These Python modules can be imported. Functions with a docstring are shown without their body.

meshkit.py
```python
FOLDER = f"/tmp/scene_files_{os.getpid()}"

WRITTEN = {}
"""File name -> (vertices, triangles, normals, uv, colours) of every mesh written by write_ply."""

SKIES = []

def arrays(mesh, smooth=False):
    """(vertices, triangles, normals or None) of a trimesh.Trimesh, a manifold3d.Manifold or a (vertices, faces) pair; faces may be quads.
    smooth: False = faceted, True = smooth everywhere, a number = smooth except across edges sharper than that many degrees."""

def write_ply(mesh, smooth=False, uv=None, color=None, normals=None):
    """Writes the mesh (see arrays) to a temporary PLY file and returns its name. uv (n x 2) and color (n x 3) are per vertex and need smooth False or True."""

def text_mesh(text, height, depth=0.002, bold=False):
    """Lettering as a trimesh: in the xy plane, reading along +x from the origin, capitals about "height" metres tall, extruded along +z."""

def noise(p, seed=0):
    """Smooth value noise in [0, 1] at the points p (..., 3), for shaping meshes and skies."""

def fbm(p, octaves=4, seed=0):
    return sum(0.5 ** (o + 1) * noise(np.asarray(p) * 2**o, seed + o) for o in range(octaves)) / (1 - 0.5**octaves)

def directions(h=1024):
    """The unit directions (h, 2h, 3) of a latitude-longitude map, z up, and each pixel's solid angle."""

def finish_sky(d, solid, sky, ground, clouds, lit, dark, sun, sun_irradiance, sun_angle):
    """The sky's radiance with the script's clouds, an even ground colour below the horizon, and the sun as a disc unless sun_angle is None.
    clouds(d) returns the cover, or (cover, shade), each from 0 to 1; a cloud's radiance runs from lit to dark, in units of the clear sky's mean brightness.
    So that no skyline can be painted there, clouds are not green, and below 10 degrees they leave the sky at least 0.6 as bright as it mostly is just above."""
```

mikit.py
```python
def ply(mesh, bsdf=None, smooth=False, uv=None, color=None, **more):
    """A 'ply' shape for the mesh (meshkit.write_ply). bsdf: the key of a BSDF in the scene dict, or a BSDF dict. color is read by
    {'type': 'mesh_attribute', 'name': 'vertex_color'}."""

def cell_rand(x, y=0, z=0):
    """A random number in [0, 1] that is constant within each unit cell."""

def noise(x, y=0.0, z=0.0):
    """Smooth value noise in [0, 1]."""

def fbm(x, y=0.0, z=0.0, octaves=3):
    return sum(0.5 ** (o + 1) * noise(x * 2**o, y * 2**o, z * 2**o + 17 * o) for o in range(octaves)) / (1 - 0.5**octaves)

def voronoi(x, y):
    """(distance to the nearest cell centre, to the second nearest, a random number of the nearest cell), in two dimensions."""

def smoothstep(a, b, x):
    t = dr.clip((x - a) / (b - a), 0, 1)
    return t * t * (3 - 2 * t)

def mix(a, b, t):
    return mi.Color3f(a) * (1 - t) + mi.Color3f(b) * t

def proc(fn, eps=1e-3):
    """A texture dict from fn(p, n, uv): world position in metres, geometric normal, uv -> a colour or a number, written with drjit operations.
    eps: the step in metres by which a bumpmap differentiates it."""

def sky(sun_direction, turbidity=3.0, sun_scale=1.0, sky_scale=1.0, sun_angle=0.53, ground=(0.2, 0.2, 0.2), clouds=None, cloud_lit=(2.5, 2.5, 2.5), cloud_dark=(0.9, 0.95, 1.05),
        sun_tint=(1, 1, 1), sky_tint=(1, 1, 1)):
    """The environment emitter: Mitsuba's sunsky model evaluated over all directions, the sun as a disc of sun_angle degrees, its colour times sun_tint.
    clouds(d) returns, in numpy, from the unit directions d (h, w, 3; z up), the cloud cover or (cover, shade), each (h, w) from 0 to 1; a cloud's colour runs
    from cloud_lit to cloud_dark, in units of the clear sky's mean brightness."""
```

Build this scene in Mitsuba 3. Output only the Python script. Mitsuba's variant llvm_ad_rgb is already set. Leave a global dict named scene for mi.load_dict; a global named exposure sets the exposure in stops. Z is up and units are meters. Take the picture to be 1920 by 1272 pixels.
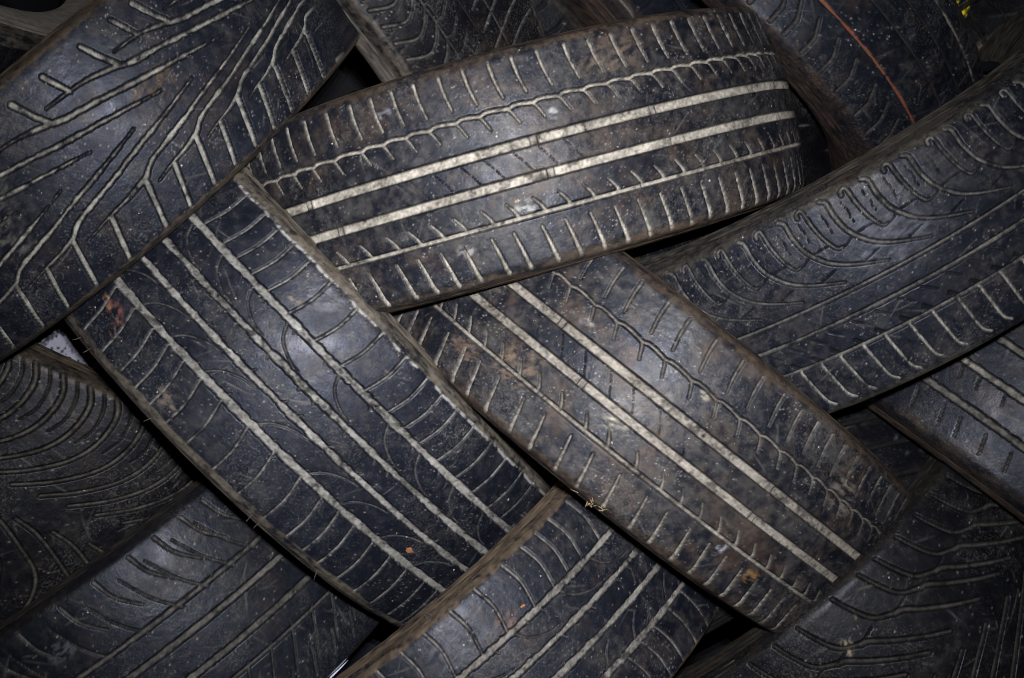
"""A heap of worn car tyres on the ground, seen from standing height and lit by the flash on top of the camera."""
import math
import numpy as np
import drjit as dr
import mitsuba as mi
import trimesh
from scipy import ndimage
import meshkit
import mikit

T = mi.ScalarTransform4f
scene, labels = {}, {}

# ------------------------------------------------------------------ camera, light, exposure
CAM = np.array([0.0, 0.0, 1.86])
PITCH = math.radians(80)
VIEW = np.array([0, math.cos(PITCH), -math.sin(PITCH)])
UP = np.array([0, math.sin(PITCH), math.cos(PITCH)])
scene['camera'] = {'type': 'perspective', 'fov': 2 * math.degrees(math.atan(960 / 2310)), 'fov_axis': 'x',
                   'near_clip': 0.05, 'far_clip': 50.0,
                   'to_world': T().look_at(origin=CAM.tolist(), target=(CAM + VIEW).tolist(), up=UP.tolist())}
# the flash on the camera's hot shoe: a small cluster of tubes, so that its shadows have a slightly soft edge
FLASH = CAM + UP * 0.08 + np.array([0.03, 0, 0]) + VIEW * 0.02
AIM = CAM + VIEW * 1.12 + UP * 0.02
for i, (dx, dy) in enumerate([(-.024, 0), (.024, 0), (0, -.010), (0, .010)]):
    o = FLASH + np.array([1, 0, 0]) * dx + UP * dy
    scene['flash_%d' % i] = {'type': 'spot', 'to_world': T().look_at(origin=o.tolist(), target=AIM.tolist(), up=UP.tolist()),
                             'intensity': {'type': 'rgb', 'value': [1.76, 1.77, 1.88]}, 'cutoff_angle': 38.5, 'beam_width': 8.0}
scene['night_air'] = {'type': 'constant', 'radiance': {'type': 'rgb', 'value': [0.0012, 0.00125, 0.0014]}}
exposure = 0.0

# ------------------------------------------------------------------ materials
noise, fbm, smoothstep, mix = mikit.noise, mikit.fbm, mikit.smoothstep, mikit.mix


def speck(p, n, uv):
    """How much fine dust lies at p: grains of about a millimetre, thicker in some patches than in others."""
    g = noise(p.x * 800, p.y * 800, p.z * 800)
    g2 = noise(p.x * 420 + 9, p.y * 420, p.z * 420)
    patch = fbm(p.x * 22, p.y * 22, p.z * 22, 3)
    return smoothstep(0.70, 0.92, g * 0.62 + patch * 0.62) * 0.10 + smoothstep(0.80, 0.90, g2 * 0.75 + patch * 0.34) * 0.11


def rough(p, n, uv):
    return 0.32 + 0.34 * fbm(p.x * 60, p.y * 60, p.z * 60, 3)


def relief(p, n, uv):
    return noise(p.x * 560, p.y * 560, p.z * 560) * 0.6 + noise(p.x * 230, p.y * 230, p.z * 230 + 5) + noise(p.x * 90, p.y * 90, p.z * 90 + 9) * .5


def grain(p, n, uv):
    return noise(p.x * 650, p.y * 650, p.z * 650) + 0.8 * noise(p.x * 240, p.y * 240, p.z * 240 + 5)


VC = {'type': 'mesh_attribute', 'name': 'vertex_color'}
scene['rubber'] = {'type': 'twosided', 'b': {'type': 'bumpmap', 'scale': 0.00019, 'arbitrary': mikit.proc(relief, 4e-4), 'b': {
    'type': 'blendbsdf', 'weight': mikit.proc(speck),
    'a': {'type': 'principled', 'base_color': VC, 'roughness': mikit.proc(rough), 'specular': 0.30, 'spec_tint': 0.3},
    'b': {'type': 'principled', 'base_color': {'type': 'rgb', 'value': [0.27, 0.26, 0.245]}, 'roughness': 0.9, 'specular': 0.2}}}}
scene['dusty'] = {'type': 'twosided', 'b': {'type': 'bumpmap', 'scale': 0.00022, 'arbitrary': mikit.proc(grain, 4e-4), 'b': {
    'type': 'principled', 'base_color': VC, 'roughness': 0.9, 'specular': 0.1}}}
scene['dry'] = {'type': 'twosided', 'b': {'type': 'principled', 'base_color': VC, 'roughness': 0.75, 'specular': 0.3}}
for k in ('rubber', 'dusty'):
    b = scene[k]['b']
    b['tex'] = b.pop('arbitrary')


# ------------------------------------------------------------------ helpers
class Field:
    """Smooth random field over (s, y) in millimetres, seeded."""

    def __init__(self, seed):
        self.rng = np.random.default_rng(seed)

    def __call__(self, s, y, fs, fy=None, octaves=3):
        fy = fs if fy is None else fy
        out, amp, tot = 0, 1.0, 0
        for o in range(octaves):
            g = self.rng.random((512, 128))
            c = np.stack([np.broadcast_to(s / fs * 2**o, s.shape) + 250, np.broadcast_to(y / fy * 2**o, s.shape) + 60])
            out = out + amp * ndimage.map_coordinates(g, c.reshape(2, -1), order=1, mode='grid-wrap').reshape(s.shape)
            tot += amp
            amp *= 0.55
        return out / tot


def sstep(a, b, x):
    t = np.clip((x - a) / (b - a), 0, 1)
    return t * t * (3 - 2 * t)


def lerp(a, b, t):
    return a + (b - a) * t[..., None]


def curve(pts, n=7):
    """Catmull-Rom through the points."""
    p = np.asarray(pts, float)
    if len(p) < 3:
        return p
    q = np.vstack([2 * p[0] - p[1], p, 2 * p[-1] - p[-2]])
    t = np.linspace(0, 1, n, endpoint=False)[:, None]
    out = []
    for i in range(1, len(q) - 2):
        a, b, c, d = q[i - 1:i + 3]
        out.append(.5 * (2 * b + (c - a) * t + (2 * a - 5 * b + 4 * c - d) * t**2 + (3 * b - a - 3 * c + d) * t**3))
    return np.vstack(out + [p[-1:]])


def groove(pts, w0, w1=None, depth=2.6, fill=1.0, kind='groove', soft=0.9, ragged=0.0, tone=1.0, col=None, keep=0.0):
    c = curve(pts)
    w1 = w0 if w1 is None else w1
    return dict(p=c, w=np.interp(np.linspace(0, 1, len(c)), [0, keep, 1], [w0, w0 + (w1 - w0) * .25 * (keep > 0), w1]), depth=depth, fill=fill, kind=kind, soft=soft, ragged=ragged, tone=tone, col=col)


def sipe(pts, w0, w1=None, depth=1.8, fill=1.0, **k):
    return groove(pts, w0, w1, depth, fill, 'sipe', 0.85, **k)


def ring(y, w, depth=3.0, fill=1.0, lo=-330, hi=330, **k):
    s = np.arange(lo, hi + 1, 30.0)
    return groove(np.stack([s, np.full(len(s), float(y))], 1), w, None, depth, fill, **k)


def fillseq(known, lo, hi, step):
    """The picked places of a repeat, continued at its pitch to both ends."""
    k = sorted(known)
    while k[0] - step > lo:
        k.insert(0, k[0] - step)
    while k[-1] + step < hi:
        k.append(k[-1] + step)
    return k


def rel(s0, pts):
    return [(s0 + a, b) for a, b in pts]


def half_profile(R, w, bulge, square, bevel=0.0):
    """Half cross-section of a tyre, from the middle of the tread over shoulder, sidewall and bead back to the middle of the inner liner: (x, r)."""
    xs = np.linspace(0, w - .006, 14)
    top = [(x, R - .008 * (x / w)**2) for x in xs]
    e = square
    side = [(w - .001, R - .0087 - .0012 * (1 - e)), (w + .0016 + bevel * .5, R - .0125), (w + .0032 + bevel, R - .018), (w + .0048 + bevel + bulge * .3, R - .026), (w + .006 + bevel + bulge * .8, R - .036), (w + .0065 + bevel + bulge, R - .048),
            (w + .004 + bevel + bulge, R - .066), (w - .002 + bulge * .6, R - .086), (w - .011, R - .104), (w - .018, R - .113)]
    inn = [(w - .024, R - .117), (w - .031, R - .115), (w - .027, R - .100), (w - .015, R - .074), (w - .010, R - .046), (w - .016, R - .029), (w - .034, R - .022), (w * .4, R - .0195), (0, R - .019)]
    return np.array(top + side), np.array([side[-1]] + inn)


def resample(poly, l):
    d = np.r_[0, np.cumsum(np.linalg.norm(np.diff(poly, axis=0), axis=1))]
    from scipy.interpolate import PchipInterpolator
    return PchipInterpolator(d, poly[:, 0])(np.minimum(l, d[-1])), PchipInterpolator(d, poly[:, 1])(np.minimum(l, d[-1])), d[-1]


def emit(key, v, f, c, n, bsdf):
    used = np.unique(f)
    idx = np.zeros(len(v), int)
    idx[used] = np.arange(len(used))
    path = meshkit.write_ply((v[used], idx[f]), False, color=np.clip(c[used], 0, 1), normals=n[used])
    scene[key] = {'type': 'ply', 'filename': path, 'face_normals': False, 'bsdf': {'type': 'ref', 'id': bsdf}}


def numbered(key):
    if key not in scene and key not in labels:
        return key
    i = 1
    while '%s_%03d' % (key, i) in scene or '%s_%03d' % (key, i) in labels:
        i += 1
    return '%s_%03d' % (key, i)


def grid_faces(n, m, wrap):
    i, j = np.meshgrid(np.arange(n if wrap else n - 1), np.arange(m - 1), indexing='ij')
    a, b = i * m + j, ((i + 1) % n) * m + j
    return np.stack([np.stack([a, b, b + 1], -1), np.stack([a, b + 1, a + 1], -1)], 2).reshape(-1, 3)


def grid_normals(P, wrap, flip):
    if wrap:
        Q = np.concatenate([P[-1:], P, P[:1]])
        du = Q[2:] - Q[:-2]
    else:
        du = np.gradient(P, axis=0)
    n = np.cross(du, np.gradient(P, axis=1))
    n /= np.maximum(np.linalg.norm(n, axis=2, keepdims=True), 1e-12)
    return -n if flip else n


C_ = lambda *a: np.array(a, float)
RUBBER = {'blue': C_(.0070, .0084, .0136), 'grey': C_(.0092, .0104, .0152), 'dark': C_(.0068, .0080, .0122), 'black': C_(.0044, .0047, .0062)}


def tyre(pose, strokes, label, seed, rng_s=(-260, 260), step=1.05, rubber='grey', dust=.5, mud=.3, dustcol=(.30, .285, .25), sidecol=(.085, .068, .05), edge=9.0, edgedust=.6,
         bulge=.004, square=.6, bars=(), marks=(), streak=.3, lat=.96, grit=300, hatch=0.0, wall_grey=0.0, whiskers=(), category='tyre', white=.0, uneven=.5, bevel=0.0, scratches=90):
    C, A, Q, R, w = pose
    C, A, Q = np.array(C), np.array(A), np.array(Q)
    B = np.cross(A, Q)
    B /= np.linalg.norm(B)
    F = Field(seed)
    rng = np.random.default_rng(seed + 1000)
    root = numbered('car_tyre')
    labels[root] = {'label': label, 'category': category, 'group': 'worn tyres in the heap'}
    outer, inner = half_profile(R, w, bulge, square, bevel)
    Rmm = R * 1000

    # lateral samples of the tread (arc length from the middle, mm) and angular samples
    wm = w * 1000
    yl = np.arange(0, wm + 1, lat)
    yl = np.r_[yl, np.arange(yl[-1] + 1.5, wm + 21, 1.5)]
    ys = np.r_[-yl[:0:-1], yl]
    x, r, _ = resample(outer, np.abs(ys) / 1000)
    x = x * np.sign(ys)
    lo, hi = rng_s
    th = [lo / Rmm]
    while th[-1] < hi / Rmm:
        th.append(th[-1] + step / Rmm / max(.62, math.cos(th[-1])))
    dense = len(th)
    th1 = th[-1]
    rest = 2 * math.pi - (th1 - th[0])
    k = int(rest * Rmm / 20)
    th = np.r_[th, th1 + rest * np.arange(1, k) / k]
    S, Y = np.meshgrid(th * Rmm, ys, indexing='ij')
    Sw = (S + math.pi * Rmm) % (2 * math.pi * Rmm) - math.pi * Rmm

    # grooves
    depth, item, fillv, tone = np.zeros(S.shape), np.full(S.shape, -1), np.zeros(S.shape), np.ones(S.shape)
    paint = []
    rag = 1.5 * (F(S, Y, 3.6, octaves=2) - .5) + 1.2 * (F(S, Y, 14, octaves=1) - .5)
    s1 = th * Rmm
    for q, st in enumerate(strokes):
        c, wd = st['p'], st['w'] / 2
        dmap = {}
        m = wd.max() + st['soft'] + 2.5
        i0, i1 = np.searchsorted(s1, [c[:, 0].min() - m, c[:, 0].max() + m])
        j0, j1 = np.searchsorted(ys, [c[:, 1].min() - m, c[:, 1].max() + m])
        if i1 <= i0 or j1 <= j0:
            continue
        best = np.full((i1 - i0, j1 - j0), 9.0)
        for a, b, wa, wb in zip(c[:-1], c[1:], wd[:-1], wd[1:]):
            m0 = max(wa, wb) + st['soft'] + 2.5
            a0, a1 = np.searchsorted(s1, [min(a[0], b[0]) - m0, max(a[0], b[0]) + m0])
            b0, b1 = np.searchsorted(ys, [min(a[1], b[1]) - m0, max(a[1], b[1]) + m0])
            if a1 <= a0 or b1 <= b0:
                continue
            ss, yy = S[a0:a1, b0:b1], Y[a0:a1, b0:b1]
            d = b - a
            t = np.clip(((ss - a[0]) * d[0] + (yy - a[1]) * d[1]) / max(d @ d, 1e-9), 0, 1)
            e = np.hypot(ss - a[0] - t * d[0], yy - a[1] - t * d[1]) - (wa + (wb - wa) * t)
            sub = best[a0 - i0:a1 - i0, b0 - j0:b1 - j0]
            np.minimum(sub, e, out=sub)
        best = best + rag[i0:i1, j0:j1] * (st['ragged'] + .12)
        aa = max(st['soft'], 1.25 * step)
        dd = 1.3 * st['depth'] * sstep(aa * .6, -aa * .6, best)
        sl = (slice(i0, i1), slice(j0, j1))
        win = dd > depth[sl]
        depth[sl] = np.where(win, dd, depth[sl])
        fr = (sstep(.62 * step, -.62 * step, best + .12) if st['kind'] == 'sipe' else sstep(.5 * step, -.6 * step, best + .55)) * st['fill']
        fillv[sl] = np.maximum(fillv[sl], fr)
        if st['col'] is not None:
            paint.append((sl, fr, st['col']))
        tone[sl] = np.where(win, st['tone'], tone[sl])
        item[sl] = np.where(win & (dd > .5 * st['depth']), q, item[sl])
    for s0, y0, hw in bars:                     # wear bars across the grooves
        near = sstep(4.2, 3.0, np.abs(S - s0)) * (np.abs(Y - y0) < hw)
        rim = near * sstep(2.0, 3.2, np.abs(S - s0))
        depth *= 1 - .6 * near
        fillv *= 1 - .75 * rim - .25 * near

    # relief of the worn rubber and of the dirt lying in the grooves
    relief_ = (F(S, Y, 9, octaves=3) - .5) * .24 + (F(S, Y, 70, octaves=1) - .5) * 1.0
    dirtlump = fillv * (F(S, Y, 3.2, octaves=2) - .3) * .45
    sh = sstep(wm - edge, wm - edge + 5, np.abs(Y))
    scallop = sh * (F(S, Y, 40, 3, octaves=2) - .5) * .8
    out_ = sstep(wm - 1, wm + 2, np.abs(Y))
    h = (relief_ + scallop - depth + dirtlump + out_ * .5 * sstep(1.6, .6, np.abs(np.abs(Y) - wm - 8))) / 1000

    px, pr = np.gradient(x), np.gradient(r)
    ln = np.hypot(px, pr)
    nx, nr = -pr / ln, px / ln                    # outward in the cross-section
    X = x[None] + h * nx[None]
    RR = r[None] + h * nr[None]
    th_ = th[:, None]
    P = C + X[..., None] * A + RR[..., None] * (np.cos(th_)[..., None] * Q + np.sin(th_)[..., None] * B)
    N = grid_normals(P, True, False)
    out = np.cos(th_)[..., None] * Q + np.sin(th_)[..., None] * B
    if (N * out)[:, len(ys) // 2].sum() < 0:
        N = -N

    # colours
    base = RUBBER[rubber]
    big, mid, fine, stk = F(S, Y, 60, 45), F(S, Y, 16, octaves=3), F(S, Y, 3.0, octaves=2), F(S, Y, 45, 1.6, octaves=3)
    grit_ = F(S, Y, 1.5, octaves=1)
    mott = F(S, Y, 5.5, octaves=4)
    col = base * (.30 + .6 * mid[..., None] + .8 * mott[..., None]) * np.ones(3)
    dm = sstep(.60 - .15 * dust, .92 - .15 * dust, big * .30 + mid * .26 + mott * .42 + (fine * .5 + grit_ * .5) * .24) * (.35 + .65 * dust)
    dm = dm * (.55 + .9 * sstep(.35, .75, stk) * streak + (1 - streak) * .45)
    col = lerp(col, C_(.118, .110, .098), dm * .50)
    big2, mid2 = F(S, Y, 42, 30), F(S, Y, 10, octaves=3)
    mm = sstep(.55 - .10 * mud, .86 - .1 * mud, big2 * .48 + mid2 * .36 + mott * .24) * mud
    col = lerp(col, C_(.098, .064, .042) * (.7 + .6 * fine[..., None]), mm * .72)
    # scuffed paint or rubbings with a shape of their own
    for ms, my, rs, ry, ang, mc, amt in marks:
        ca, sa = math.cos(ang), math.sin(ang)
        u, v = ((S - ms) * ca + (Y - my) * sa) / rs, (-(S - ms) * sa + (Y - my) * ca) / ry
        grain_ = F(S * ca + Y * sa, -S * sa + Y * ca, 7, 2.2, octaves=3)
        k_ = sstep(1.1, .1, u * u + v * v + (mid - .5) * 2.2) * sstep(.40, .66, grain_ * .6 + mott * .4) * amt * (1 - .7 * sstep(.2, .8, depth))
        col = lerp(col, C_(*mc) * (.7 + .6 * fine[..., None]), k_)
    # scratches and rub marks
    scr = np.zeros(S.shape)
    for _ in range(scratches):
        c0, c1 = rng.uniform(lo, hi), rng.uniform(-wm + 8, wm - 8)
        an, ln = rng.normal(0, .9), 6 + 34 * rng.random()**2
        u = np.linspace(-.5, .5, int(ln * 2))
        ui = np.interp(c0 + u * ln * math.cos(an), s1, np.arange(len(s1)))
        vi = np.interp(c1 + u * ln * math.sin(an) + 3 * rng.normal() * u * u, ys, np.arange(len(ys)))
        a_ = (.25 + .75 * rng.random()) * np.clip(1 - abs(2 * u), 0, 1)**.5 * (rng.random(len(u)) > .25)
        i_, j_ = ui.astype(int), vi.astype(int)
        fi, fj = ui - i_, vi - j_
        for di, dj, ww in ((0, 0, (1 - fi) * (1 - fj)), (1, 0, fi * (1 - fj)), (0, 1, (1 - fi) * fj), (1, 1, fi * fj)):
            np.maximum.at(scr, (np.minimum(i_ + di, len(s1) - 1), np.minimum(j_ + dj, len(ys) - 1)), a_ * ww)
    col = lerp(col, C_(.17, .165, .155), scr * .6 * (depth < .3))
    # single pale grains, smaller than a pixel or two
    g = rng.random(S.shape)
    cl = sstep(.48, .78, F(S, Y, 22, octaves=3))
    for p_, amt in ((.0022, .36), (.014, .16)):
        hit = g < p_ * (.25 + 1.9 * cl) * (.4 + dust)
        col = lerp(col, C_(.46, .44, .41), ndimage.gaussian_filter(hit.astype(float), .45) * amt * 2.0)
        g = rng.random(S.shape)
    # shoulder: rubber that never touched the road, brown with dirt and grooved along the edge
    stk2 = F(S, Y, 14, 3.0, octaves=3)
    sc = lerp(C_(.011, .0115, .014) * (.6 + .8 * mott[..., None]), C_(*sidecol) * (.35 + .9 * fine[..., None]), sstep(.36, .62, stk2 * .4 + mott * .4 + big * .25))
    sedge = sstep(wm - edge - 1.2, wm - edge + 1.5, np.abs(Y) + (mid - .5) * 5)
    col = lerp(col, sc, sedge * (.25 + .75 * edgedust) * (.55 + .45 * sstep(.3, .6, big)))
    if white:
        lip = sstep(2.2, .4, np.abs(-Y - wm + edge + (mid - .5) * 4)) * sstep(.40, .62, fine * .5 + mid * .5)
        col = lerp(col, C_(.36, .35, .33), lip * white)
    # grooves: dark walls, pale dust on the floor
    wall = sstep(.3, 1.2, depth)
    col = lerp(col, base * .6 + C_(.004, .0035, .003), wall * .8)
    lump = F(S, Y, 7, 5, octaves=3)
    dc = C_(*dustcol) * (.30 + 1.0 * F(S, Y, 26, 12, octaves=2)[..., None] + .9 * (lump[..., None] - .45) * uneven + .8 * (fine[..., None] - .5) + .7 * (grit_[..., None] - .5)) * tone[..., None]
    holes = 1 - (.45 + .4 * uneven) * sstep(.60 - .05 * uneven, .72, F(S, Y, 5.0, octaves=3) * .6 + big * .4)
    col = lerp(col, dc, np.clip(fillv * holes, 0, 1))
    for sl, fr, pc in paint:
        col[sl] = lerp(col[sl], C_(*pc) * (.6 + .7 * mid[sl][..., None]), fr)

    V, Nn, Cc = P.reshape(-1, 3), N.reshape(-1, 3), col.reshape(-1, 3)
    f = grid_faces(len(th), len(ys), True)
    if np.dot(np.cross(V[f[0, 1]] - V[f[0, 0]], V[f[0, 2]] - V[f[0, 0]]), Nn[f[0, 0]]) < 0:
        f = f[:, ::-1]
    it = item.reshape(-1)[f].max(1)
    rows = f.max(1) // len(ys)
    it[(rows >= dense) | (f.min(1) // len(ys) >= dense - 1)] = -1
    tread = root + '__tread'
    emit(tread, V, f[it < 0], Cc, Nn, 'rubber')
    order = np.argsort(it, kind='stable')
    srt = it[order]
    cnt = {'groove': 0, 'sipe': 0}
    small = []
    for q in np.unique(srt[srt >= 0]):
        ff = f[order[np.searchsorted(srt, q):np.searchsorted(srt, q, 'right')]]
        if len(ff) < 60:
            small.append(ff)
            continue
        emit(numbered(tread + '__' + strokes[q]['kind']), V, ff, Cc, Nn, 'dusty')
    if small:
        k2 = tread + '__fine_sipes'
        emit(k2, V, np.vstack(small), Cc, Nn, 'dusty')
        labels[k2] = {'kind': 'stuff'}

    # sidewalls
    l0 = yl[-1] / 1000
    d = resample(outer, np.array([0.]))[2]
    ls = np.r_[np.arange(l0, l0 + .030, .0014), np.arange(l0 + .030, d, .007), d]
    x2, r2, _ = resample(outer, ls)
    tt = np.linspace(th[0], th[0] + 2 * math.pi, 241)[:-1]
    S2, L2 = np.meshgrid(tt * Rmm, (ls - l0) * 1000, indexing='ij')
    rid = sum(sstep(1.5, .4, np.abs(L2 - c0)) * a0 for c0, a0 in ((2.5, .9), (12, 1.2), (22, 1.3), (30, .6)))
    if hatch:
        rid = rid + hatch * (.5 + .5 * np.sin(S2 * 1.15 + L2 * .5)) * sstep(12, 14, L2) * sstep(44, 40, L2)
    e2 = np.hypot(np.gradient(x2), np.gradient(r2))
    n2x, n2r = -np.gradient(r2) / e2, np.gradient(x2) / e2
    for sgn in (-1, 1):
        X2 = (x2 + rid / 1000 * n2x) * sgn
        R2 = r2 + rid / 1000 * n2r
        o2 = np.cos(tt)[:, None, None] * Q + np.sin(tt)[:, None, None] * B
        P2 = C + X2[..., None] * A + R2[..., None] * o2
        N2 = grid_normals(P2, True, False)
        if (N2 * (A * sgn)).sum() < 0:
            N2 = -N2
        a_, b_, c_ = F(S2, L2, 60, 25), F(S2, L2, 12, 4.0, octaves=3), F(S2, L2, 5, octaves=4)
        e_ = F(S2, L2, 1.8, octaves=1)
        dirt = sstep(.34, .60, a_ * .30 + b_ * .22 + c_ * .40 + e_ * .14)
        c2 = lerp(C_(.012, .012, .014) * (.5 + c_[..., None]), C_(*sidecol) * (.10 + 1.1 * c_[..., None] + .5 * e_[..., None]), dirt)
        c2 = lerp(c2, C_(.24, .22, .185) * (.45 + 1.0 * c_[..., None]), np.full(S2.shape, wall_grey))
        for c0 in (4.2, 13.5, 24):               # dark creases beside the moulded ridges
            c2 = lerp(c2, C_(.008, .008, .009), .75 * sstep(1.3, .3, np.abs(L2 - c0)))
        for c0 in (2.5, 12, 22):                 # dust rubbed off, or caught, on the ridges
            c2 = lerp(c2, C_(*sidecol) * 1.7, .45 * sstep(1.2, .3, np.abs(L2 - c0)) * sstep(.4, .65, b_))
        f2 = grid_faces(len(tt), len(ls), True)
        v2, n2 = P2.reshape(-1, 3), N2.reshape(-1, 3)
        if np.dot(np.cross(v2[f2[0, 1]] - v2[f2[0, 0]], v2[f2[0, 2]] - v2[f2[0, 0]]), n2[f2[0, 0]]) < 0:
            f2 = f2[:, ::-1]
        emit(numbered(root + '__sidewall'), v2, f2, c2.reshape(-1, 3), n2, 'dusty')

    # bead and inner liner, one piece from bead to bead
    d3 = resample(inner, np.array([0.]))[2]
    x3, r3, _ = resample(inner, np.linspace(0, d3, 22))
    x3, r3 = np.r_[x3, -x3[-2::-1]], np.r_[r3, r3[-2::-1]]
    t3 = np.linspace(0, 2 * math.pi, 145)[:-1]
    P3 = C + np.broadcast_to(x3[None, :, None], (144, len(x3), 1)) * A + r3[None, :, None] * (np.cos(t3)[:, None, None] * Q + np.sin(t3)[:, None, None] * B)
    N3 = grid_normals(P3, True, False)
    if (N3[:, len(x3) // 2] * (np.cos(t3)[:, None] * Q + np.sin(t3)[:, None] * B)).sum() > 0:
        N3 = -N3
    f3 = grid_faces(144, len(x3), True)
    v3, n3 = P3.reshape(-1, 3), N3.reshape(-1, 3)
    if np.dot(np.cross(v3[f3[0, 1]] - v3[f3[0, 0]], v3[f3[0, 2]] - v3[f3[0, 0]]), n3[f3[0, 0]]) < 0:
        f3 = f3[:, ::-1]
    emit(root + '__inner_liner', v3, f3, np.tile(base * 1.2, (len(v3), 1)), n3, 'dry')

    # crumbs of grit lying on the tread
    if grit:
        ii = rng.integers(0, dense, grit * 6)
        jj = rng.integers(len(yl) // 8, len(ys) - len(yl) // 8, grit * 6)
        keep = rng.random(grit * 6) < (.08 + cl[ii, jj]**2) * .6
        ii, jj = ii[keep][:grit], jj[keep][:grit]
        base_p, nn = P[ii, jj], N[ii, jj]
        sz = (.00028 + .0010 * rng.random(len(ii))**7)[:, None]
        tn = np.cross(nn, rng.normal(size=nn.shape))
        tn /= np.linalg.norm(tn, axis=1, keepdims=True)
        bn = np.cross(nn, tn)
        jit = lambda: .6 + .8 * rng.random((len(ii), 1))
        vv = np.stack([base_p + tn * sz * jit(), base_p + bn * sz * jit(), base_p - tn * sz * jit(), base_p - bn * sz * jit(), base_p + nn * sz * .6 * jit()], 1)
        ff = np.array([[0, 1, 4], [1, 2, 4], [2, 3, 4], [3, 0, 4]])
        ff = (np.arange(len(ii))[:, None, None] * 5 + ff).reshape(-1, 3)
        tint = rng.random((len(ii), 1))
        gc = C_(.62, .60, .56) * (.15 + .7 * rng.random((len(ii), 1))**2) * np.where(tint < .10, C_(1., .62, .38), np.where(tint < .03, C_(1., .35, .25), C_(1., 1., 1.)))
        key = root + '__grit'
        path = meshkit.write_ply((vv.reshape(-1, 3), ff), False, color=np.repeat(gc, 5, 0).clip(0, 1), normals=np.repeat(nn, 5, 0))
        scene[key] = {'type': 'ply', 'filename': path, 'face_normals': True, 'bsdf': {'type': 'ref', 'id': 'dry'}}
        labels[key] = {'kind': 'stuff'}
    # rubber whiskers left by the mould's vents
    for s0, side, lean in whiskers:
        t0 = s0 / Rmm
        xw, rw, _ = resample(outer, np.array([(wm + 10) / 1000]))
        o = math.cos(t0) * Q + math.sin(t0) * B
        tg = -math.sin(t0) * Q + math.cos(t0) * B
        p0 = C + A * xw[0] * side + o * rw[0]
        u = np.linspace(0, 1, 6)[:, None]
        pts = p0 + (A * side * .8 + o * .35 + tg * lean) * u * .008 + o * u**2 * .002
        v, f_ = tube_mesh(pts, np.linspace(.00045, .0002, 6), 5)
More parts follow.
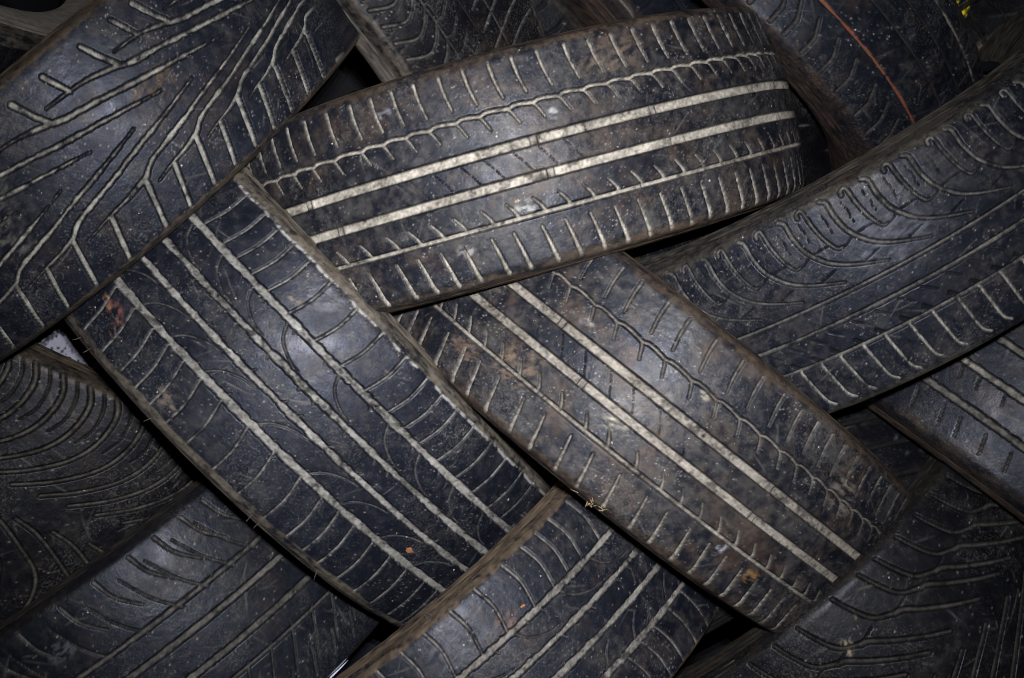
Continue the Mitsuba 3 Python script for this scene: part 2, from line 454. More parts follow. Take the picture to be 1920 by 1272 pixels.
        emit(numbered(root + '__whisker'), v, f_, np.tile(C_(.07, .06, .05), (len(v), 1)), np.tile(-VIEW, (len(v), 1)), 'dry')
    return root


def tube_mesh(p, rad, sides=6):
    p = np.asarray(p, float)
    t = np.gradient(p, axis=0)
    t /= np.linalg.norm(t, axis=1, keepdims=True)
    a = np.cross(t, [.3, .2, .93])
    a /= np.linalg.norm(a, axis=1, keepdims=True)
    b = np.cross(t, a)
    an = np.arange(sides) * 2 * math.pi / sides
    v = p[:, None] + np.asarray(rad).reshape(-1, 1, 1) * (np.cos(an)[None, :, None] * a[:, None] + np.sin(an)[None, :, None] * b[:, None])
    i, j = np.meshgrid(np.arange(len(p) - 1), np.arange(sides), indexing='ij')
    q = np.stack([i * sides + j, i * sides + (j + 1) % sides, (i + 1) * sides + (j + 1) % sides, (i + 1) * sides + j], -1).reshape(-1, 4)
    return v.reshape(-1, 3), np.vstack([q[:, [0, 1, 2]], q[:, [0, 2, 3]]])


def on_tyre(pose, s, y, h=0.0):
    """The point of a tyre's tread at s along and y across (mm), h metres above it, with its frame (outward, along, across)."""
    C, A, Q, R, w = pose
    A, Q = np.array(A), np.array(Q)
    B = np.cross(A, Q)
    t = s / 1000 / R
    o = math.cos(t) * Q + math.sin(t) * B
    rr = R - .008 * (y / 1000 / w)**2 + h
    return np.array(C) + A * y / 1000 + o * rr, o, -math.sin(t) * Q + math.cos(t) * B, A


# ------------------------------------------------------------------ the tyres: centre, axle direction, direction of the top of the tread, radius, half tread width
POSE = {
    't1': ((-0.4423, 0.4489, 0.6105), (0.5940, -0.6333, -0.4961), (0.3475, -0.3543, 0.8682), 0.3114, 0.0865),
    't2': ((-0.0049, 0.4084, 0.5585), (0.2623, -0.9316, -0.2515), (-0.0068, -0.2625, 0.9649), 0.3137, 0.0915),
    't3': ((-0.2387, 0.2201, 0.4630), (-0.7165, -0.6938, -0.0726), (0.1070, -0.2121, 0.9714), 0.3405, 0.0959),
    't4': ((0.1355, 0.1806, 0.4868), (-0.6202, -0.7651, -0.1732), (-0.1043, -0.1383, 0.9849), 0.3241, 0.0912),
    't5': ((0.3785, 0.3718, 0.5292), (0.5173, -0.8043, -0.2923), (-0.1643, -0.4286, 0.8884), 0.3201, 0.0922),
    't6': ((0.2693, 0.6524, 0.4431), (-0.6479, -0.7515, -0.1248), (0.0310, -0.1898, 0.9813), 0.3083, 0.0826),
    't7': ((-0.2284, 0.6458, 0.4697), (-0.6461, -0.7505, 0.1392), (0.3922, -0.1700, 0.9040), 0.3126, 0.0815),
    't8': ((-0.0482, -0.0926, 0.4193), (0.6269, -0.7593, -0.1748), (0.1635, -0.0912, 0.9823), 0.3130, 0.0947),
    't9': ((-0.4063, -0.0486, 0.3632), (0.5613, -0.7715, -0.2995), (0.3601, -0.0982, 0.9277), 0.3098, 0.1118),
    't10': ((-0.5675, 0.1513, 0.3500), (-0.4518, -0.8732, -0.1828), (0.2462, -0.3190, 0.9152), 0.3139, 0.1361),
    't11': ((0.3766, -0.0666, 0.3704), (0.6649, -0.7365, -0.1241), (-0.0374, -0.1987, 0.9793), 0.3053, 0.1113),
    't12': ((0.5897, 0.1618, 0.4355), (-0.6063, -0.7646, -0.2186), (-0.3159, -0.0208, 0.9486), 0.3120, 0.0980),
    't13': ((-0.8022, 0.7741, 0.3608), (-0.6230, -0.6264, -0.4685), (0.2060, -0.7092, 0.6743), 0.3108, 0.0901),
    't14': ((0.6987, 0.6224, 0.3071), (0.2696, -0.9133, 0.3054), (-0.5809, 0.0987, 0.8079), 0.3123, 0.0900),
    't15': ((0.0494, 0.6621, 0.2887), (-0.6089, -0.7325, 0.3045), (0.4007, 0.0473, 0.9150), 0.3124, 0.0950),
    't16': ((-0.0799, 0.6593, 0.3191), (-0.7004, -0.6997, -0.1408), (0.1271, -0.3163, 0.9401), 0.3120, 0.0900),
    't17': ((0.0934, 0.4907, 0.3502), (-0.0011, -0.9353, -0.3540), (-0.0588, -0.3533, 0.9337), 0.3073, 0.0900),
    't18': ((0.3385, -0.0255, 0.3222), (0.3127, -0.8710, 0.3789), (-0.3188, 0.2795, 0.9057), 0.3172, 0.0849),
}

# ---- ground: rough grey asphalt
scene['asphalt'] = {'type': 'bumpmap', 'scale': 0.004, 'tex': mikit.proc(lambda p, n, uv: fbm(p.x * 160, p.y * 160, 0.0, 2), 1e-3), 'b': {
    'type': 'diffuse', 'reflectance': mikit.proc(lambda p, n, uv: mix((.045, .045, .05), (.34, .34, .38), smoothstep(.34, .56, noise(p.x * 260, p.y * 260) * .7 + .3 * noise(p.x * 90, p.y * 90))))}}
scene['ground'] = mikit.ply(trimesh.Trimesh([[-8, -8, 0], [8, -8, 0], [8, 8, 0], [-8, 8, 0]], [[0, 1, 2], [0, 2, 3]], process=False), 'asphalt')
labels['ground'] = {'label': 'grey speckled asphalt seen in the gap between the tyres', 'kind': 'structure'}


# ---- V-grooved tyre, top left
def directional(Js_l, Js_r):
    st = []
    gap = lambda Js, J: ([b - a for a, b in zip(Js, Js[1:]) if a == J] or [70])[0] / 80
    for J in Js_l:
        st.append(groove(rel(J, [(0, -40), (-12, -36), (-43, -30), (-70, -23.7), (-101, -17.4), (-128, -12), (-166, -4)]), 4.4, .9, 2.8, ragged=.9, keep=.75))
        st.append(groove(rel(J, [(14, -71), (8, -56), (0, -40)]), 5.0, 4.2, 2.6, ragged=.6))
        st.append(groove(rel(J, [(-20.5, -72), (-25, -60), (-29, -50)]), 4.4, 3.6, 2.4, ragged=.3))
        st.append(groove(rel(J, [(0, -40.5), (24.5 * gap(Js_l, J), -47), (43.7 * gap(Js_l, J), -50), (75 * gap(Js_l, J), -51.6)]), 4.2, 1.2, 2.4, ragged=.3, fill=.8))
    for J in Js_r:
        st.append(groove(rel(J, [(0, 40.8), (-12.7, 33.6), (-35, 29), (-62, 24.4), (-82, 20), (-129, 12), (-168, 4.5)]), 4.3, .9, 2.8, ragged=.9, keep=.75))
        st.append(groove(rel(J, [(3, 44), (10.6, 65.7), (17, 84)]), 5.0, 4.4, 2.6, ragged=.4))
        st.append(groove(rel(J, [(45 * gap(Js_r, J), 48), (45 * gap(Js_r, J) + 7, 66), (45 * gap(Js_r, J) + 14, 84)]), 4.8, 4.2, 2.6, ragged=.4))
        st.append(groove(rel(J, [(0, 40.8), (24 * gap(Js_r, J), 44.5), (47 * gap(Js_r, J), 46.5), (72 * gap(Js_r, J), 50)]), 4.2, 1.0, 2.4, ragged=.3, fill=.8))
    return st


tyre(POSE['t1'], directional([-300, -232, -165, -109.6, -50.5, 24.4, 103, 183, 262], [-285, -222, -165, -113, -60.6, -3.1, 78.2, 146, 225, 303]),
     'blue-black tyre with dust-filled V-shaped grooves at the top left of the heap', 1, (-235, 215), rubber='blue', dust=.16, mud=.25, dustcol=(.25, .24, .205), edge=2, edgedust=.7, bulge=0, uneven=1.2,
     sidecol=(.10, .075, .05), square=1, whiskers=[], marks=[(-60, -10, 26, 16, .4, (.10, .065, .035), .6), (120, -20, 40, 45, .2, (.11, .105, .09), .8)])


# ---- two tyres of the same make: two broad pale grooves, a wavy one and a narrow one
def summer(zig, top, hook, low, lo, hi, tipw=1.6, f=1.0):
    zig, top, hook, low = (fillseq(k, lo, hi, 22.6) for k in (zig, top, hook, low))
    z = []
    for a, b in zip(zig[:-1], zig[1:]):
        z += [(a, -43.9), (a + (b - a) * .25, -44.7), (a + (b - a) * .55, -45.6), (a + (b - a) * .8, -45.5)]
    st = [groove(z, 2.4 + 1.2 * f, None, 2.2, .85 * f), ring(-13, 8.4, 3.4, lo=lo - 10, hi=hi + 10), ring(17.2, 8.4, 3.4, lo=lo - 10, hi=hi + 10), ring(48.2, 4.2, 2.4, .9, lo=lo - 10, hi=hi + 10)]
    for s in zig:
        st.append(sipe(rel(s, [(1.5, -44), (-1.5, -40.5), (-4, -35.5), (-6.6, -29.8)]), 2.0, 1.2, 1.6, .8 * f))
    for s in top:
        st.append(sipe(rel(s, [(0, -85), (-1.5, -70), (-5, -54.2)]), 2.7, tipw, 1.8, .8 * f))
    for s in hook:
        st.append(sipe(rel(s, [(0, 46.5), (2.5, 41), (7.8, 33.8)]), 3.2, 1.2, 1.6, .75))
    for s in low:
        st.append(sipe(rel(s, [(0, 58.8), (-3.5, 74), (-7, 92)]), 1.3, 3.9, 1.9, .85))
    for s in zig[::1]:                          # hairline cuts in the middle rib
        st.append(sipe(rel(s, [(6, -7), (0, 1)]), .5, .5, .35, 0))
        st.append(sipe(rel(s, [(-2, 4), (-7, 12)]), .5, .5, .35, 0))
    return st


tyre(POSE['t2'], summer([223.9, 198.6, 174.3, 149, 119.8, 98, 76.1, 54.4, 30.2, 9.3, -16.3, -38.4, -61.1], [172.8, 147, 121.4, 100.1, 79.6, 58.7, 35.7, 13.8, -9.2, -30, -53, -78],
                        [165, 138.7, 110, 88.9, 67.3, 45.9, 21.6, -.9, -24.4, -46.8], [146.7, 116.6, 95.7, 73.8, 53.1, 27.1, 7, -18.2, -39.4], -420, 285),
     'tyre with two broad beige dust-filled grooves lying almost level at the top centre', 2, (-400, 285), rubber='grey', dust=.64, mud=.50, dustcol=(.40, .365, .30), edge=4, edgedust=.75,
     sidecol=(.095, .068, .045), bulge=.0005, square=0, streak=.2,
     bars=[(-30, -13, 8), (-37, 17, 8), (-142, -13, 8), (-150, 17, 8), (190, -13, 8), (163, 17, 8), (-110, 48, 4)], grit=350, white=.0,
     marks=[(-8, 40, 9, 9, 0, (.34, .33, .31), .8), (53, 62, 9, 7, 0, (.36, .35, .33), .7), (-52, -30, 6, 6, 0, (.4, .4, .4), .8), (90, -68, 12, 7, 0, (.25, .26, .28), .6), (-120, -62, 40, 20, .1, (.15, .11, .08), .6)])
tyre(POSE['t4'], summer([125, 104, 75, 49, 20.5, -4.5, -34, -61, -88, -113, -138, -160], [132, 106, 77, 55, 25, 1, -29, -59, -82, -108, -131, -152, -173, -192, -213],
                        [67, 41, 13, -12, -43, -72], [205, 176, 150, 129, 104, 73, 49, 19, -6, -36, -67, -90, -117, -141, -163], -330, 265, 1.2, .6),
     'brownish scuffed tyre with two broad beige grooves running down to the right at the centre', 3, (-330, 265), rubber='grey', dust=.66, mud=.62, dustcol=(.30, .27, .225), edge=4, edgedust=.7,
     sidecol=(.08, .056, .038), bulge=.0005, square=0, streak=.35, bars=[(88, -13, 8), (-152, -13, 8), (40, 17, 8), (-157, 17, 8), (63, 48, 4)], grit=364,
     marks=[(92, 40, 30, 22, .6, (.19, .13, .085), .7), (-5, 26, 12, 8, .3, (.42, .38, .28), .9), (-12, 5, 40, 26, .8, (.12, .11, .10), .7), (70, -25, 10, 9, 0, (.33, .32, .30), .7), (-50, -40, 8, 5, 0, (.4, .36, .28), .8), (-198, 60, 9, 8, 0, (.30, .17, .06), .7), (-225, -45, 22, 18, 0, (.3, .27, .22), .5), (150, 62, 26, 18, .3, (.15, .10, .07), .7), (-153, 55, 14, 5, 1.2, (.50, .55, .64), .9)])


# ---- two tyres of another make: four straight grooves with fine arcs branching off
def ribbed(ys, left, left_arc, right, right_arc, lo, hi, w, gw=(7.4, 6.6, 6.2, 7.6), rag=1.3, lrel=None, fill=1.0):
    st = [ring(y, g, 2.8, fill, ragged=rag, lo=lo - 10, hi=hi + 10) for y, g in zip(ys, gw)]
    e = w * 1000 - 1
    for s in left:                              # negative side
        st.append(sipe(rel(s, lrel or [(0, ys[0] - 1), (-6, -71), (-6, -e)]), 1.5, 2.0, 1.6, .85))
    for s in right:
        st.append(sipe(rel(s, [(0, ys[3] + 2), (-6, 71), (-6, e)]), 1.5, 2.0, 1.6, .85))
    for s in left_arc:
        st.append(sipe(rel(s, [(0, ys[0] + 3), (-8, -29), (-24, -20.5), (-38, -18.5)]), 1.3, .8, 1.0, .5))
    for s in right_arc:
        st.append(sipe(rel(s, [(0, ys[3] - 3), (-10, 29), (-27, 20.5), (-42, 17.5)]), 1.3, .8, 1.0, .5))
    for k, s in enumerate(np.arange(lo, hi, 32.0)):   # short nicks at the grooves
        for y, sg in ((ys[0], 1), (ys[1], 1), (ys[2], -1), (ys[3], -1)):
            st.append(sipe(rel(s + 7 * (k % 3), [(0, y + sg * 1), (-3, y + sg * 6.5)]), 1.2, .8, 1.2, .6))
    return st


t3r = fillseq([157, 129.5, 110, 89, 68, 40.5, 7, -25, -56, -85, -107, -129, -155.5, -184.5, -213, -245], -300, 230, 27)
t3l = fillseq([173, 143, 116, 95, 74.5, 52, 26, -7, -39, -72, -100, -122, -143, -171, -198, -226, -259], -300, 230, 27)
tyre(POSE['t3'], ribbed((-45.3, -13.2, 12.5, 43.2), t3r, [165, 121, 79.6, 34.8, -29.6, -94, -137, -190, -245], t3l, [185, 139.6, 98, 54.6, -10, -74, -116, -172, -228], -300, 225, POSE['t3'][4]),
     'blue-black tyre with four straight grey grooves and a reddish scuff', 4, (-300, 225), rubber='blue', dust=.12, mud=.12, dustcol=(.245, .235, .21), edge=.5, edgedust=.95,
     sidecol=(.15, .128, .098), square=1, bulge=.0025, white=.9, uneven=.9, bevel=.005, whiskers=[(168, 1, .1), (152, 1, -.1), (60, 1, .2), (-70, 1, .1), (-80, 1, .15), (-160, 1, -.1), (175, -1, .1)],
     marks=[(155, 62, 14, 9, -.45, (.26, .11, .085), .75), (168, 62, 9, 4, -.35, (.32, .16, .06), .7), (140, 72, 10, 8, -.4, (.22, .12, .08), .6), (30, -78, 22, 16, .4, (.10, .10, .115), .8), (45, -60, 10, 6, .3, (.22, .17, .13), .7), (60, 80, 12, 12, .2, (.2, .16, .12), .6), (-60, -72, 12, 5, .1, (.3, .25, .19), .7)])
t8l = fillseq([-162, -133, -112, -92, -66, -32, -2, 29, 56], -240, 130, 28)
t8r = fillseq([-199, -172, -146, -124, -103, -72, -41, -12], -240, 130, 29)
e8 = POSE['t8'][4] * 1000 - 1
tyre(POSE['t8'], ribbed((-43.2, -12, 14.3, 46.2), [], [-34, -92, -138, 24], t8r, [], -240, 120, POSE['t8'][4], gw=(6.4, 5.8, 6.2, 6.4)) +
     [sipe(rel(s, [(0, -e8), (-3, -71), (2, -46)]), 2.4, 1.6, 1.6, .8) for s in t8l] + [sipe(rel(s, [(0, 42), (-8, 31), (-19, 23)]), 1.3, .8, 1.0, .5) for s in (-176, -120, -79, -28, 14)],
     'four-grooved tyre with a rough brown edge rising to the right at the bottom centre', 5, (-240, 115), rubber='blue', dust=.25, mud=.26, dustcol=(.225, .21, .185), edge=1.0, edgedust=.95,
     sidecol=(.135, .10, .068), square=1, bulge=.0005, uneven=.9, bevel=.001, whiskers=[(14, -1, .2), (19, -1, -.1)], marks=[(14, -70, 40, 24, .2, (.085, .085, .10), .6), (-36, -55, 14, 12, .3, (.16, .09, .065), .6)])


# ---- asymmetric tyre with curved sipes, right
def asymmetric():
    st = [ring(-8, 3.4, 2.2, .55, lo=-290, hi=210), ring(14, 3.8, 2.4, .6, lo=-290, hi=210, ragged=.3), ring(42, 3.6, 2.2, .7, lo=-290, hi=210)]
    for s in fillseq([59, 18, -23, -63, -107, -149], -300, 200, 41.5):
        st.append(groove(rel(s, [(0, -91), (-5, -86), (-6, -72), (-10, -57), (-17, -46), (-27, -36), (-43, -27), (-70, -16.5)]), 4.0, 1.6, 1.6, .6, soft=1.2, keep=.7))
        st.append(sipe(rel(s, [(-53, -26), (-60, -28), (-67, -30)]), 1.1, .8, 1.2, 0))
    for s in fillseq([40, -3, -45, -89, -130, -172], -300, 200, 41.5):
        st.append(groove(rel(s, [(1, -86), (0, -90.5), (-5, -90), (-7, -74), (-11, -58), (-17, -46.5), (-22, -45.5)]), 4.0, 2.0, 1.6, .6, soft=1.2))
        st.append(sipe(rel(s, [(-21, -45.5), (-26, -46), (-34, -50), (-45, -51.5), (-55, -52)]), 1.2, 1.0, .8, 0))
    for s in np.arange(-290, 200, 20.8):
        st.append(sipe(rel(s, [(0, -81), (-.5, -75)]), .5, .5, .5, 0))
        st.append(sipe(rel(s, [(-1.5, -74), (-2, -67)]), .5, .5, .5, 0))
        st.append(sipe(rel(s, [(-1, -66), (-2, -60)]), .5, .5, .5, 0))
        st.append(sipe(rel(s, [(-14, 57), (-15.5, 63)]), .5, .5, .5, 0))
        st.append(sipe(rel(s, [(-14, 65), (-17, 72)]), .5, .5, .5, 0))
    for s in fillseq([107, 86, 67, 44, 23, 0, -22, -46, -67], -290, 200, 22):
        st.append(sipe(rel(s, [(0, 43), (-3, 60), (-7, 79), (-13, 86)]), 2.6, 2.0, 1.6, 1.0, tone=1.5))
        st.append(sipe(rel(s, [(4, 35), (-1, 40)]), 3.0, 2.6, 1.6, 0))
        st.append(sipe(rel(s, [(-2, 18), (-8, 23), (-13, 27)]), 1.4, .7, 1.0, .1))
    return st


tyre(POSE['t5'], asymmetric(), 'blue-grey tyre with hooked curved grooves along one shoulder at the right', 6, (-275, 190), rubber='blue', dust=.34, mud=.12, dustcol=(.20, .19, .165), edge=3, uneven=.9, edgedust=.8,
     sidecol=(.062, .054, .042), square=.2, bulge=.0005, grit=251, streak=.7, marks=[(-22, -30, 44, 30, .1, (.085, .09, .11), .7), (72, -8.5, 12, 2.2, 0, (.33, .31, .25), 1.0), (-17, -101, 18, 4, 0, (.36, .09, .035), 1.0)])


# ---- tyre with an orange line round it, top right
def lined():
    st = [ring(28.8, 2.9, .8, 1.0, lo=-164, hi=150, ragged=.9, col=(.27, .075, .03)), ring(28.8, 2.9, .8, 1.0, lo=-470, hi=-169, ragged=.9, col=(.23, .06, .025)), ring(-61.8, 3.2, 1.6, .9, lo=-390, hi=200, ragged=1.2),
          ring(-8, 3.5, 1.0, .1, lo=-390, hi=200), ring(-36, 3, .8, .08, lo=-390, hi=200)]
    for s in fillseq([-25, -45, -71, -100, -130, -168, -197], -390, 60, 28):
        st.append(sipe(rel(s, [(2, 42), (-4, 52), (-8, 60), (-8, 77)]), 2.6, 3.8, 1.6, .22))
    return st


orange_key = tyre(POSE['t6'], lined(), 'dark tyre with a thin orange line round its tread at the top right', 7, (-330, 70), step=1.4, rubber='blue', dust=.28, mud=.36, dustcol=(.26, .245, .21), edge=4, edgedust=.7,
                  sidecol=(.05, .034, .026), square=.5, bulge=.0005, hatch=.8, grit=294, lat=1.1)


# ---- tyre behind, top centre
def arced():
    st = [ring(28, 3.0, 1.8, .35, lo=-190, hi=80, ragged=.4), ring(-5, 2.2, 1.2, .15, lo=-190, hi=80), ring(-30, 3.0, 1.6, .3, lo=-190, hi=80)]
    for s in np.arange(-172, 80, 20.6):
        st.append(sipe(rel(s, [(6, 28), (-8, 40), (-14, 54), (-3, 75)]), 1.8, 2.8, 1.6, .5))
        st.append(sipe(rel(s, [(8, 76), (9, 68)]), 1.0, 1.0, 1.0, .3))
        st.append(sipe(rel(s, [(6, 27), (8, 18), (18, 6)]), 2.2, 1.2, 1.4, .35))
    for s in np.arange(-190, 80, 25):
        st.append(sipe(rel(s, [(-10, -12), (0, -32), (10, -54), (14, -75)]), 1.8, 2.2, 1.6, .6))
    return st


tyre(POSE['t7'], arced(), 'black tyre with curved side grooves behind the level tyre at the top centre', 8, (-175, 80), step=1.4, rubber='black', dust=.1, mud=.22, dustcol=(.22, .21, .19), edge=3, edgedust=.8,
     sidecol=(.15, .125, .10), square=.7, bulge=.0005, wall_grey=.3, scratches=25, lat=1.2, grit=154)


# ---- left and bottom
def touring():
    st = [ring(-41.6, 4.5, 2.2, .65, lo=-160, hi=190, ragged=.5), ring(-13.8, 6.4, 2.6, .65, lo=-160, hi=190, ragged=.5), ring(21.9, 6.4, 2.6, .62, lo=-160, hi=190, ragged=.6), ring(48.3, 3.6, 2.0, .5, lo=-160, hi=190)]
    for s in fillseq([-81, -54, -22, 8, 47, 86, 133], -160, 190, 36):
        st.append(sipe(rel(s, [(0, -107), (-7, -84), (-23, -63)]), 2.4, 1.2, 1.6, .7))
        st.append(sipe(rel(s, [(20, -95), (6, -63), (-12, -37)]), .8, 1.6, 1.1, .6))
    for s in np.arange(-160, 190, 28):
        st.append(sipe(rel(s, [(0, 45), (12, 66), (26, 90)]), 1.6, 1.0, 1.4, .45))
        st.append(sipe(rel(s, [(26, 78), (38, 103)]), 1.4, 1.0, 1.4, .4))
    return st


tyre(POSE['t9'], touring(), 'dark tyre with four faint grooves at the bottom left, under the four-grooved tyre', 9, (-165, 180), step=1.4, lat=1.2, rubber='dark', dust=.16, mud=.14, dustcol=(.17, .16, .14), edge=2, edgedust=.4,
     sidecol=(.035, .029, .024), square=1, bulge=.0005, grit=182, marks=[(110, -70, 14, 10, .2, (.10, .105, .12), .8)])


def wave_left():
    st = []
    for k, s in enumerate(np.arange(-190, 150, 29.0)):
        st.append(groove(rel(s, [(0, -136), (-8, -115), (-2, -85), (16, -59), (48, -35), (84, -16)]), 4.6, 3.4, 2.4, .5))
        st.append(sipe(rel(s, [(14, -136), (7, -118), (8, -96), (18, -78)]), 1.6, .8, 1.4, .2))
    for s in np.arange(-160, 160, 38.0):
        st.append(groove(rel(s, [(0, 14), (-26, 22), (-58, 43), (-78, 60), (-86, 82), (-84, 110), (-78, 136)]), 3.6, 4.6, 2.4, .5))
    return st


tyre(POSE['t10'], wave_left(), 'wide black tyre with sweeping curved grooves at the left edge', 10, (-170, 150), step=1.4, lat=1.15, rubber='black', dust=.12, mud=.16, dustcol=(.17, .155, .13), edge=5, edgedust=.7,
     sidecol=(.085, .066, .047), square=.6, bulge=.0005, grit=294)


def wave_right():
    st = []
    for s in fillseq([-68, -45, -10, 34, 63], -250, 120, 31):
        st.append(groove(rel(s, [(0, -109), (-6, -92), (-17, -71), (-36, -60)]), 2.6, 4.0, 2.4, .35))
        st.append(groove(rel(s, [(-36, -60), (-44, -57), (-60, -44), (-85, -26), (-108, -12)]), 5.0, 3.6, 2.6, .45))
        st.append(sipe(rel(s, [(-36, -60), (-54, -65)]), 1.2, 1.0, 1.4, .1))
    for s in np.arange(-250, 100, 36.0):
        st.append(groove(rel(s, [(0, 8), (42, 31), (83, 58), (110, 80), (125, 112)]), 3.6, 4.8, 2.6, .35))
    return st


tyre(POSE['t11'], wave_right(), 'nearly black tyre with wavy V-shaped grooves in the bottom right corner', 11, (-260, 110), step=1.4, lat=1.15, rubber='black', dust=.02, mud=.04, dustcol=(.125, .12, .105), edge=2, edgedust=.5,
     sidecol=(.03, .025, .02), square=.4, bulge=.0005, grit=182, marks=[(10, -66, 10, 9, 1.2, (.34, .28, .19), .9), (-14, -78, 8, 4, 1.2, (.3, .25, .18), .7)])


def plain_right():
    st = [ring(56.4, 6.5, 2.6, .55, lo=-120, hi=190, ragged=.8), ring(21.4, 6.5, 2.6, .9, lo=-120, hi=190, ragged=.9), ring(-14, 6.5, 2.6, .7, lo=-120, hi=190, ragged=.8), ring(-50, 6, 2.6, .7, lo=-120, hi=190)]
    for s in fillseq([90, 59, 40, 12, -16], -120, 190, 26):
        st.append(sipe(rel(s, [(0, 67), (-6, 86)]), 1.2, 1.0, 1.0, .45))
        st.append(sipe(rel(s, [(10, 24), (5, 38)]), 1.0, 1.0, .6, .3))
    return st


tyre(POSE['t12'], plain_right(), 'dark tyre with two dusty grooves at the right edge, under the hooked-groove tyre', 12, (-90, 190), step=1.4, lat=1.2, rubber='dark', scratches=40, uneven=1.3, dust=.1, mud=.2, dustcol=(.24, .225, .19), edge=5, edgedust=.7,
     sidecol=(.06, .045, .033), square=.3, bulge=.003, grit=112)


# ---- deeper tyres of which only a corner shows
def generic(w, sp=30):
    e = w * 1000
    st = [ring(y * e, 5, 2.2, .15, lo=-300, hi=300) for y in (-.4, 0, .4)]
    for s in np.arange(-300, 300, sp):
        for g in (-1, 1):
            st.append(sipe(rel(s, [(0, g * .5 * e), (-6, g * .75 * e), (-4, g * (e - 3))]), 1.6, 2.6, 1.6, .25))
    return st


def deep(k, label, seed, **o):
    tyre(POSE[k], generic(POSE[k][4]), label, seed, o.pop('rng', (-260, 260)), **{**dict(step=2.2, lat=1.8, rubber='black', dust=.0, mud=.0, dustcol=(.07, .065, .06), scratches=20, sidecol=(.045, .038, .03), grit=0, bulge=.0005), **o})


deep('t13', 'grey-brown tyre lying on its side with its round opening showing in the top left corner', 21, sidecol=(.19, .165, .13), wall_grey=.9)
deep('t14', 'dark tyre with yellow paint dashes in the top right corner', 22, sidecol=(.075, .064, .05), marks=[(31, 27, 8, 3.5, 0, (.78, .64, .02), 1.6), (26, 41, 11, 5, .8, (.80, .66, .02), 1.6)])
deep('t15', 'dark tyre with a brown sidewall behind the top edge of the level tyre', 23, sidecol=(.05, .036, .028), rubber='blue')
deep('t16', 'black tyre beside the top centre tyre, mostly hidden at the top edge', 24)
deep('t17', 'small dark rounded tyre end in the gap right of the level tyre', 25, sidecol=(.07, .05, .035))
deep('t18', 'black tyre with its opening showing in the dark gap right of centre', 26, sidecol=(.022, .02, .018))


# ------------------------------------------------------------------ small litter on the tyres
def blade(p, d, n, length, width, bend, k=7):
    """A thin curled blade of straw: a narrow double-sided strip with a little thickness."""
    u = np.linspace(0, 1, k)[:, None]
    side = np.cross(n, d)
    c = p + d * u * length + n * bend * length * u * (1 - .3 * u)
    w = width * (1 - .7 * u)
    v = np.stack([c - side * w, c + n * width * .5, c + side * w, c - n * width * .3], 1).reshape(-1, 3)
    i, j = np.meshgrid(np.arange(k - 1), np.arange(4), indexing='ij')
    q = np.stack([i * 4 + j, i * 4 + (j + 1) % 4, (i + 1) * 4 + (j + 1) % 4, (i + 1) * 4 + j], -1).reshape(-1, 4)
    return v, np.vstack([q[:, [0, 1, 2]], q[:, [0, 2, 3]]])


def merge(parts):
    V, Fc, at = [], [], 0
    for v, f in parts:
        V.append(v)
        Fc.append(f + at)
        at += len(v)
    return np.vstack(V), np.vstack(Fc)


def solid(key, v, f, col, seed, bsdf='dry', var=.5):
    rng = np.random.default_rng(seed)
    c = np.clip(np.array(col) * (1 - var / 2 + var * rng.random((len(v), 1))), 0, 1)
    path = meshkit.write_ply((v, f), True, color=c)
    scene[key] = {'type': 'ply', 'filename': path, 'face_normals': False, 'bsdf': {'type': 'ref', 'id': bsdf}}


rng = np.random.default_rng(77)
parts = []
for k in range(16):
    p, o, along, across = on_tyre(POSE['t4'], -36 + rng.normal() * 5, 95 + rng.normal() * 1.6, -.003)
    d = along * rng.normal() + across * rng.normal() * .8 + o * abs(rng.normal()) * .5
    d /= np.linalg.norm(d)
    parts.append(blade(p, d, o, .003 + .006 * rng.random(), .00035, .3 * rng.random()))
v, f = merge(parts)
solid('straw_wisp', v, f, (.40, .29, .16), 5)
labels['straw_wisp'] = {'label': 'small tuft of pale straw caught on the edge of the brownish scuffed tyre', 'category': 'straw'}


def flake(key, pose, s, y, size, col, label, cat, seed, thick=.0012):
    """A crumpled flake lying on the tread: an irregular plate with a raised, curled rim."""
    rng = np.random.default_rng(seed)
    p, o, along, across = on_tyre(pose, s, y, .0008)
    n = 14
    an = np.arange(n) * 2 * math.pi / n
    rad = size * (.55 + .7 * rng.random(n))
    up = thick * (.4 + 1.6 * rng.random(n))
    top = p + (np.cos(an) * rad)[:, None] * along + (np.sin(an) * rad * .6)[:, None] * across + up[:, None] * o
    bot = top - o * thick * .7
    mid_t, mid_b = p + o * thick * .9, p + o * thick * .2
    v = np.vstack([top, bot, mid_t, mid_b])
    f = []
    for i in range(n):
        j = (i + 1) % n
        f += [[2 * n, i, j], [2 * n + 1, n + j, n + i], [i, n + i, j], [j, n + i, n + j]]
    solid(key, v, np.array(f), col, seed, var=.7)
    labels[key] = {'label': label, 'category': cat}


flake('leaf_fragment', POSE['t3'], -207, 30.6, .0048, (.27, .12, .06), 'torn rust-brown leaf scrap near the lower end of the four-grooved tyre', 'leaf', 31)
flake('leaf_fragment_001', POSE['t8'], -55, -54.3, .0022, (.48, .21, .07), 'tiny orange leaf scrap on the tyre at the bottom centre', 'leaf', 32)
flake('mud_crumb', POSE['t2'], -2.9, 32.7, .0026, (.42, .33, .2), 'tan crumb of mud on the level tyre below its lower pale groove', 'mud', 33)

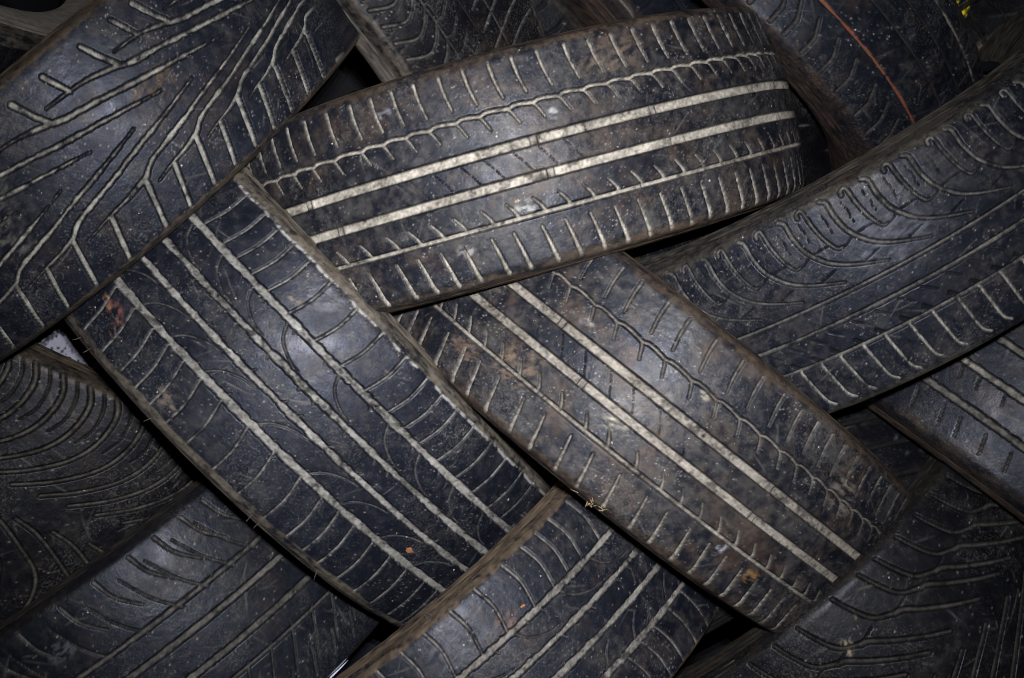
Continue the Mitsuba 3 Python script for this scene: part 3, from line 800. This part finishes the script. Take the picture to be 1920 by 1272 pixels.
# strip of clear film lying along the edge of the bottom left tyre
parts = []
for off, s0, s1, wd in ((0, -70, -112, .0016), (.0035, -62, -104, .0009)):
    k = 12
    pts, sd = [], []
    for s in np.linspace(s0, s1, k):
        p, o, along, across = on_tyre(POSE['t9'], s, 112.5, -.004)
        pts.append(p + across * off)
        sd.append(o * .5 + across)
    pts, sd = np.array(pts), np.array(sd)
    taper = np.sin(np.linspace(.35, math.pi - .15, k))[:, None]
    v = np.stack([pts - sd * wd * taper, pts + np.array([0, 0, .0006]), pts + sd * wd * taper, pts - np.array([0, 0, .0004])], 1).reshape(-1, 3)
    i, j = np.meshgrid(np.arange(k - 1), np.arange(4), indexing='ij')
    q = np.stack([i * 4 + j, i * 4 + (j + 1) % 4, (i + 1) * 4 + (j + 1) % 4, (i + 1) * 4 + j], -1).reshape(-1, 4)
    parts.append((v, np.vstack([q[:, [0, 1, 2]], q[:, [0, 2, 3]]])))
v, f = merge(parts)
solid('plastic_strip', v, f, (.62, .68, .74), 6, var=.4)
labels['plastic_strip'] = {'label': 'thin bluish-white strip of plastic along the edge of the bottom left tyre', 'category': 'plastic'}


# scrap of grey speckled carpet lying on the wide tyre's flank, seen through the gap at the left
def plane_point(u, v, depth):
    return CAM + depth * (VIEW + np.array([1, 0, 0]) * u - UP * v)


gu, gv = np.meshgrid(np.linspace(-.40, -.29, 15), np.linspace(.045, -.055, 12), indexing='ij')
rng = np.random.default_rng(9)
gd = 1.30 - .25 * gv + .012 * np.sin(gu * 70) * np.cos(gv * 60) + .002 * rng.random(gu.shape)
top = plane_point(gu[..., None], gv[..., None], gd[..., None]).reshape(-1, 3)
nt = len(top)
f = grid_faces(15, 12, False)
rim = np.r_[np.arange(12), np.arange(1, 15) * 12 + 11, 14 * 12 + np.arange(10, -1, -1), np.arange(13, 0, -1) * 12]
side = np.vstack([[a, b, b + nt] for a, b in zip(rim, np.roll(rim, -1))] + [[a, b + nt, a + nt] for a, b in zip(rim, np.roll(rim, -1))])
v = np.vstack([top, top + VIEW * .006])
scene['felt'] = {'type': 'twosided', 'b': {'type': 'bumpmap', 'scale': .0008, 'tex': mikit.proc(lambda p, n, uv: noise(p.x * 500, p.y * 500, p.z * 500), 4e-4), 'b': {'type': 'diffuse', 'reflectance': mikit.proc(
    lambda p, n, uv: mix((.05, .05, .06), (.30, .30, .345), smoothstep(.30, .55, noise(p.x * 330, p.y * 330, p.z * 330) * .75 + .25 * noise(p.x * 120, p.y * 120))))}}}
scene['carpet_scrap'] = mikit.ply((v, np.vstack([f, f[:, ::-1] + nt, side])), 'felt', smooth=40)
labels['carpet_scrap'] = {'label': 'grey speckled scrap of carpet deep in the gap below the V-grooved tyre', 'category': 'carpet'}
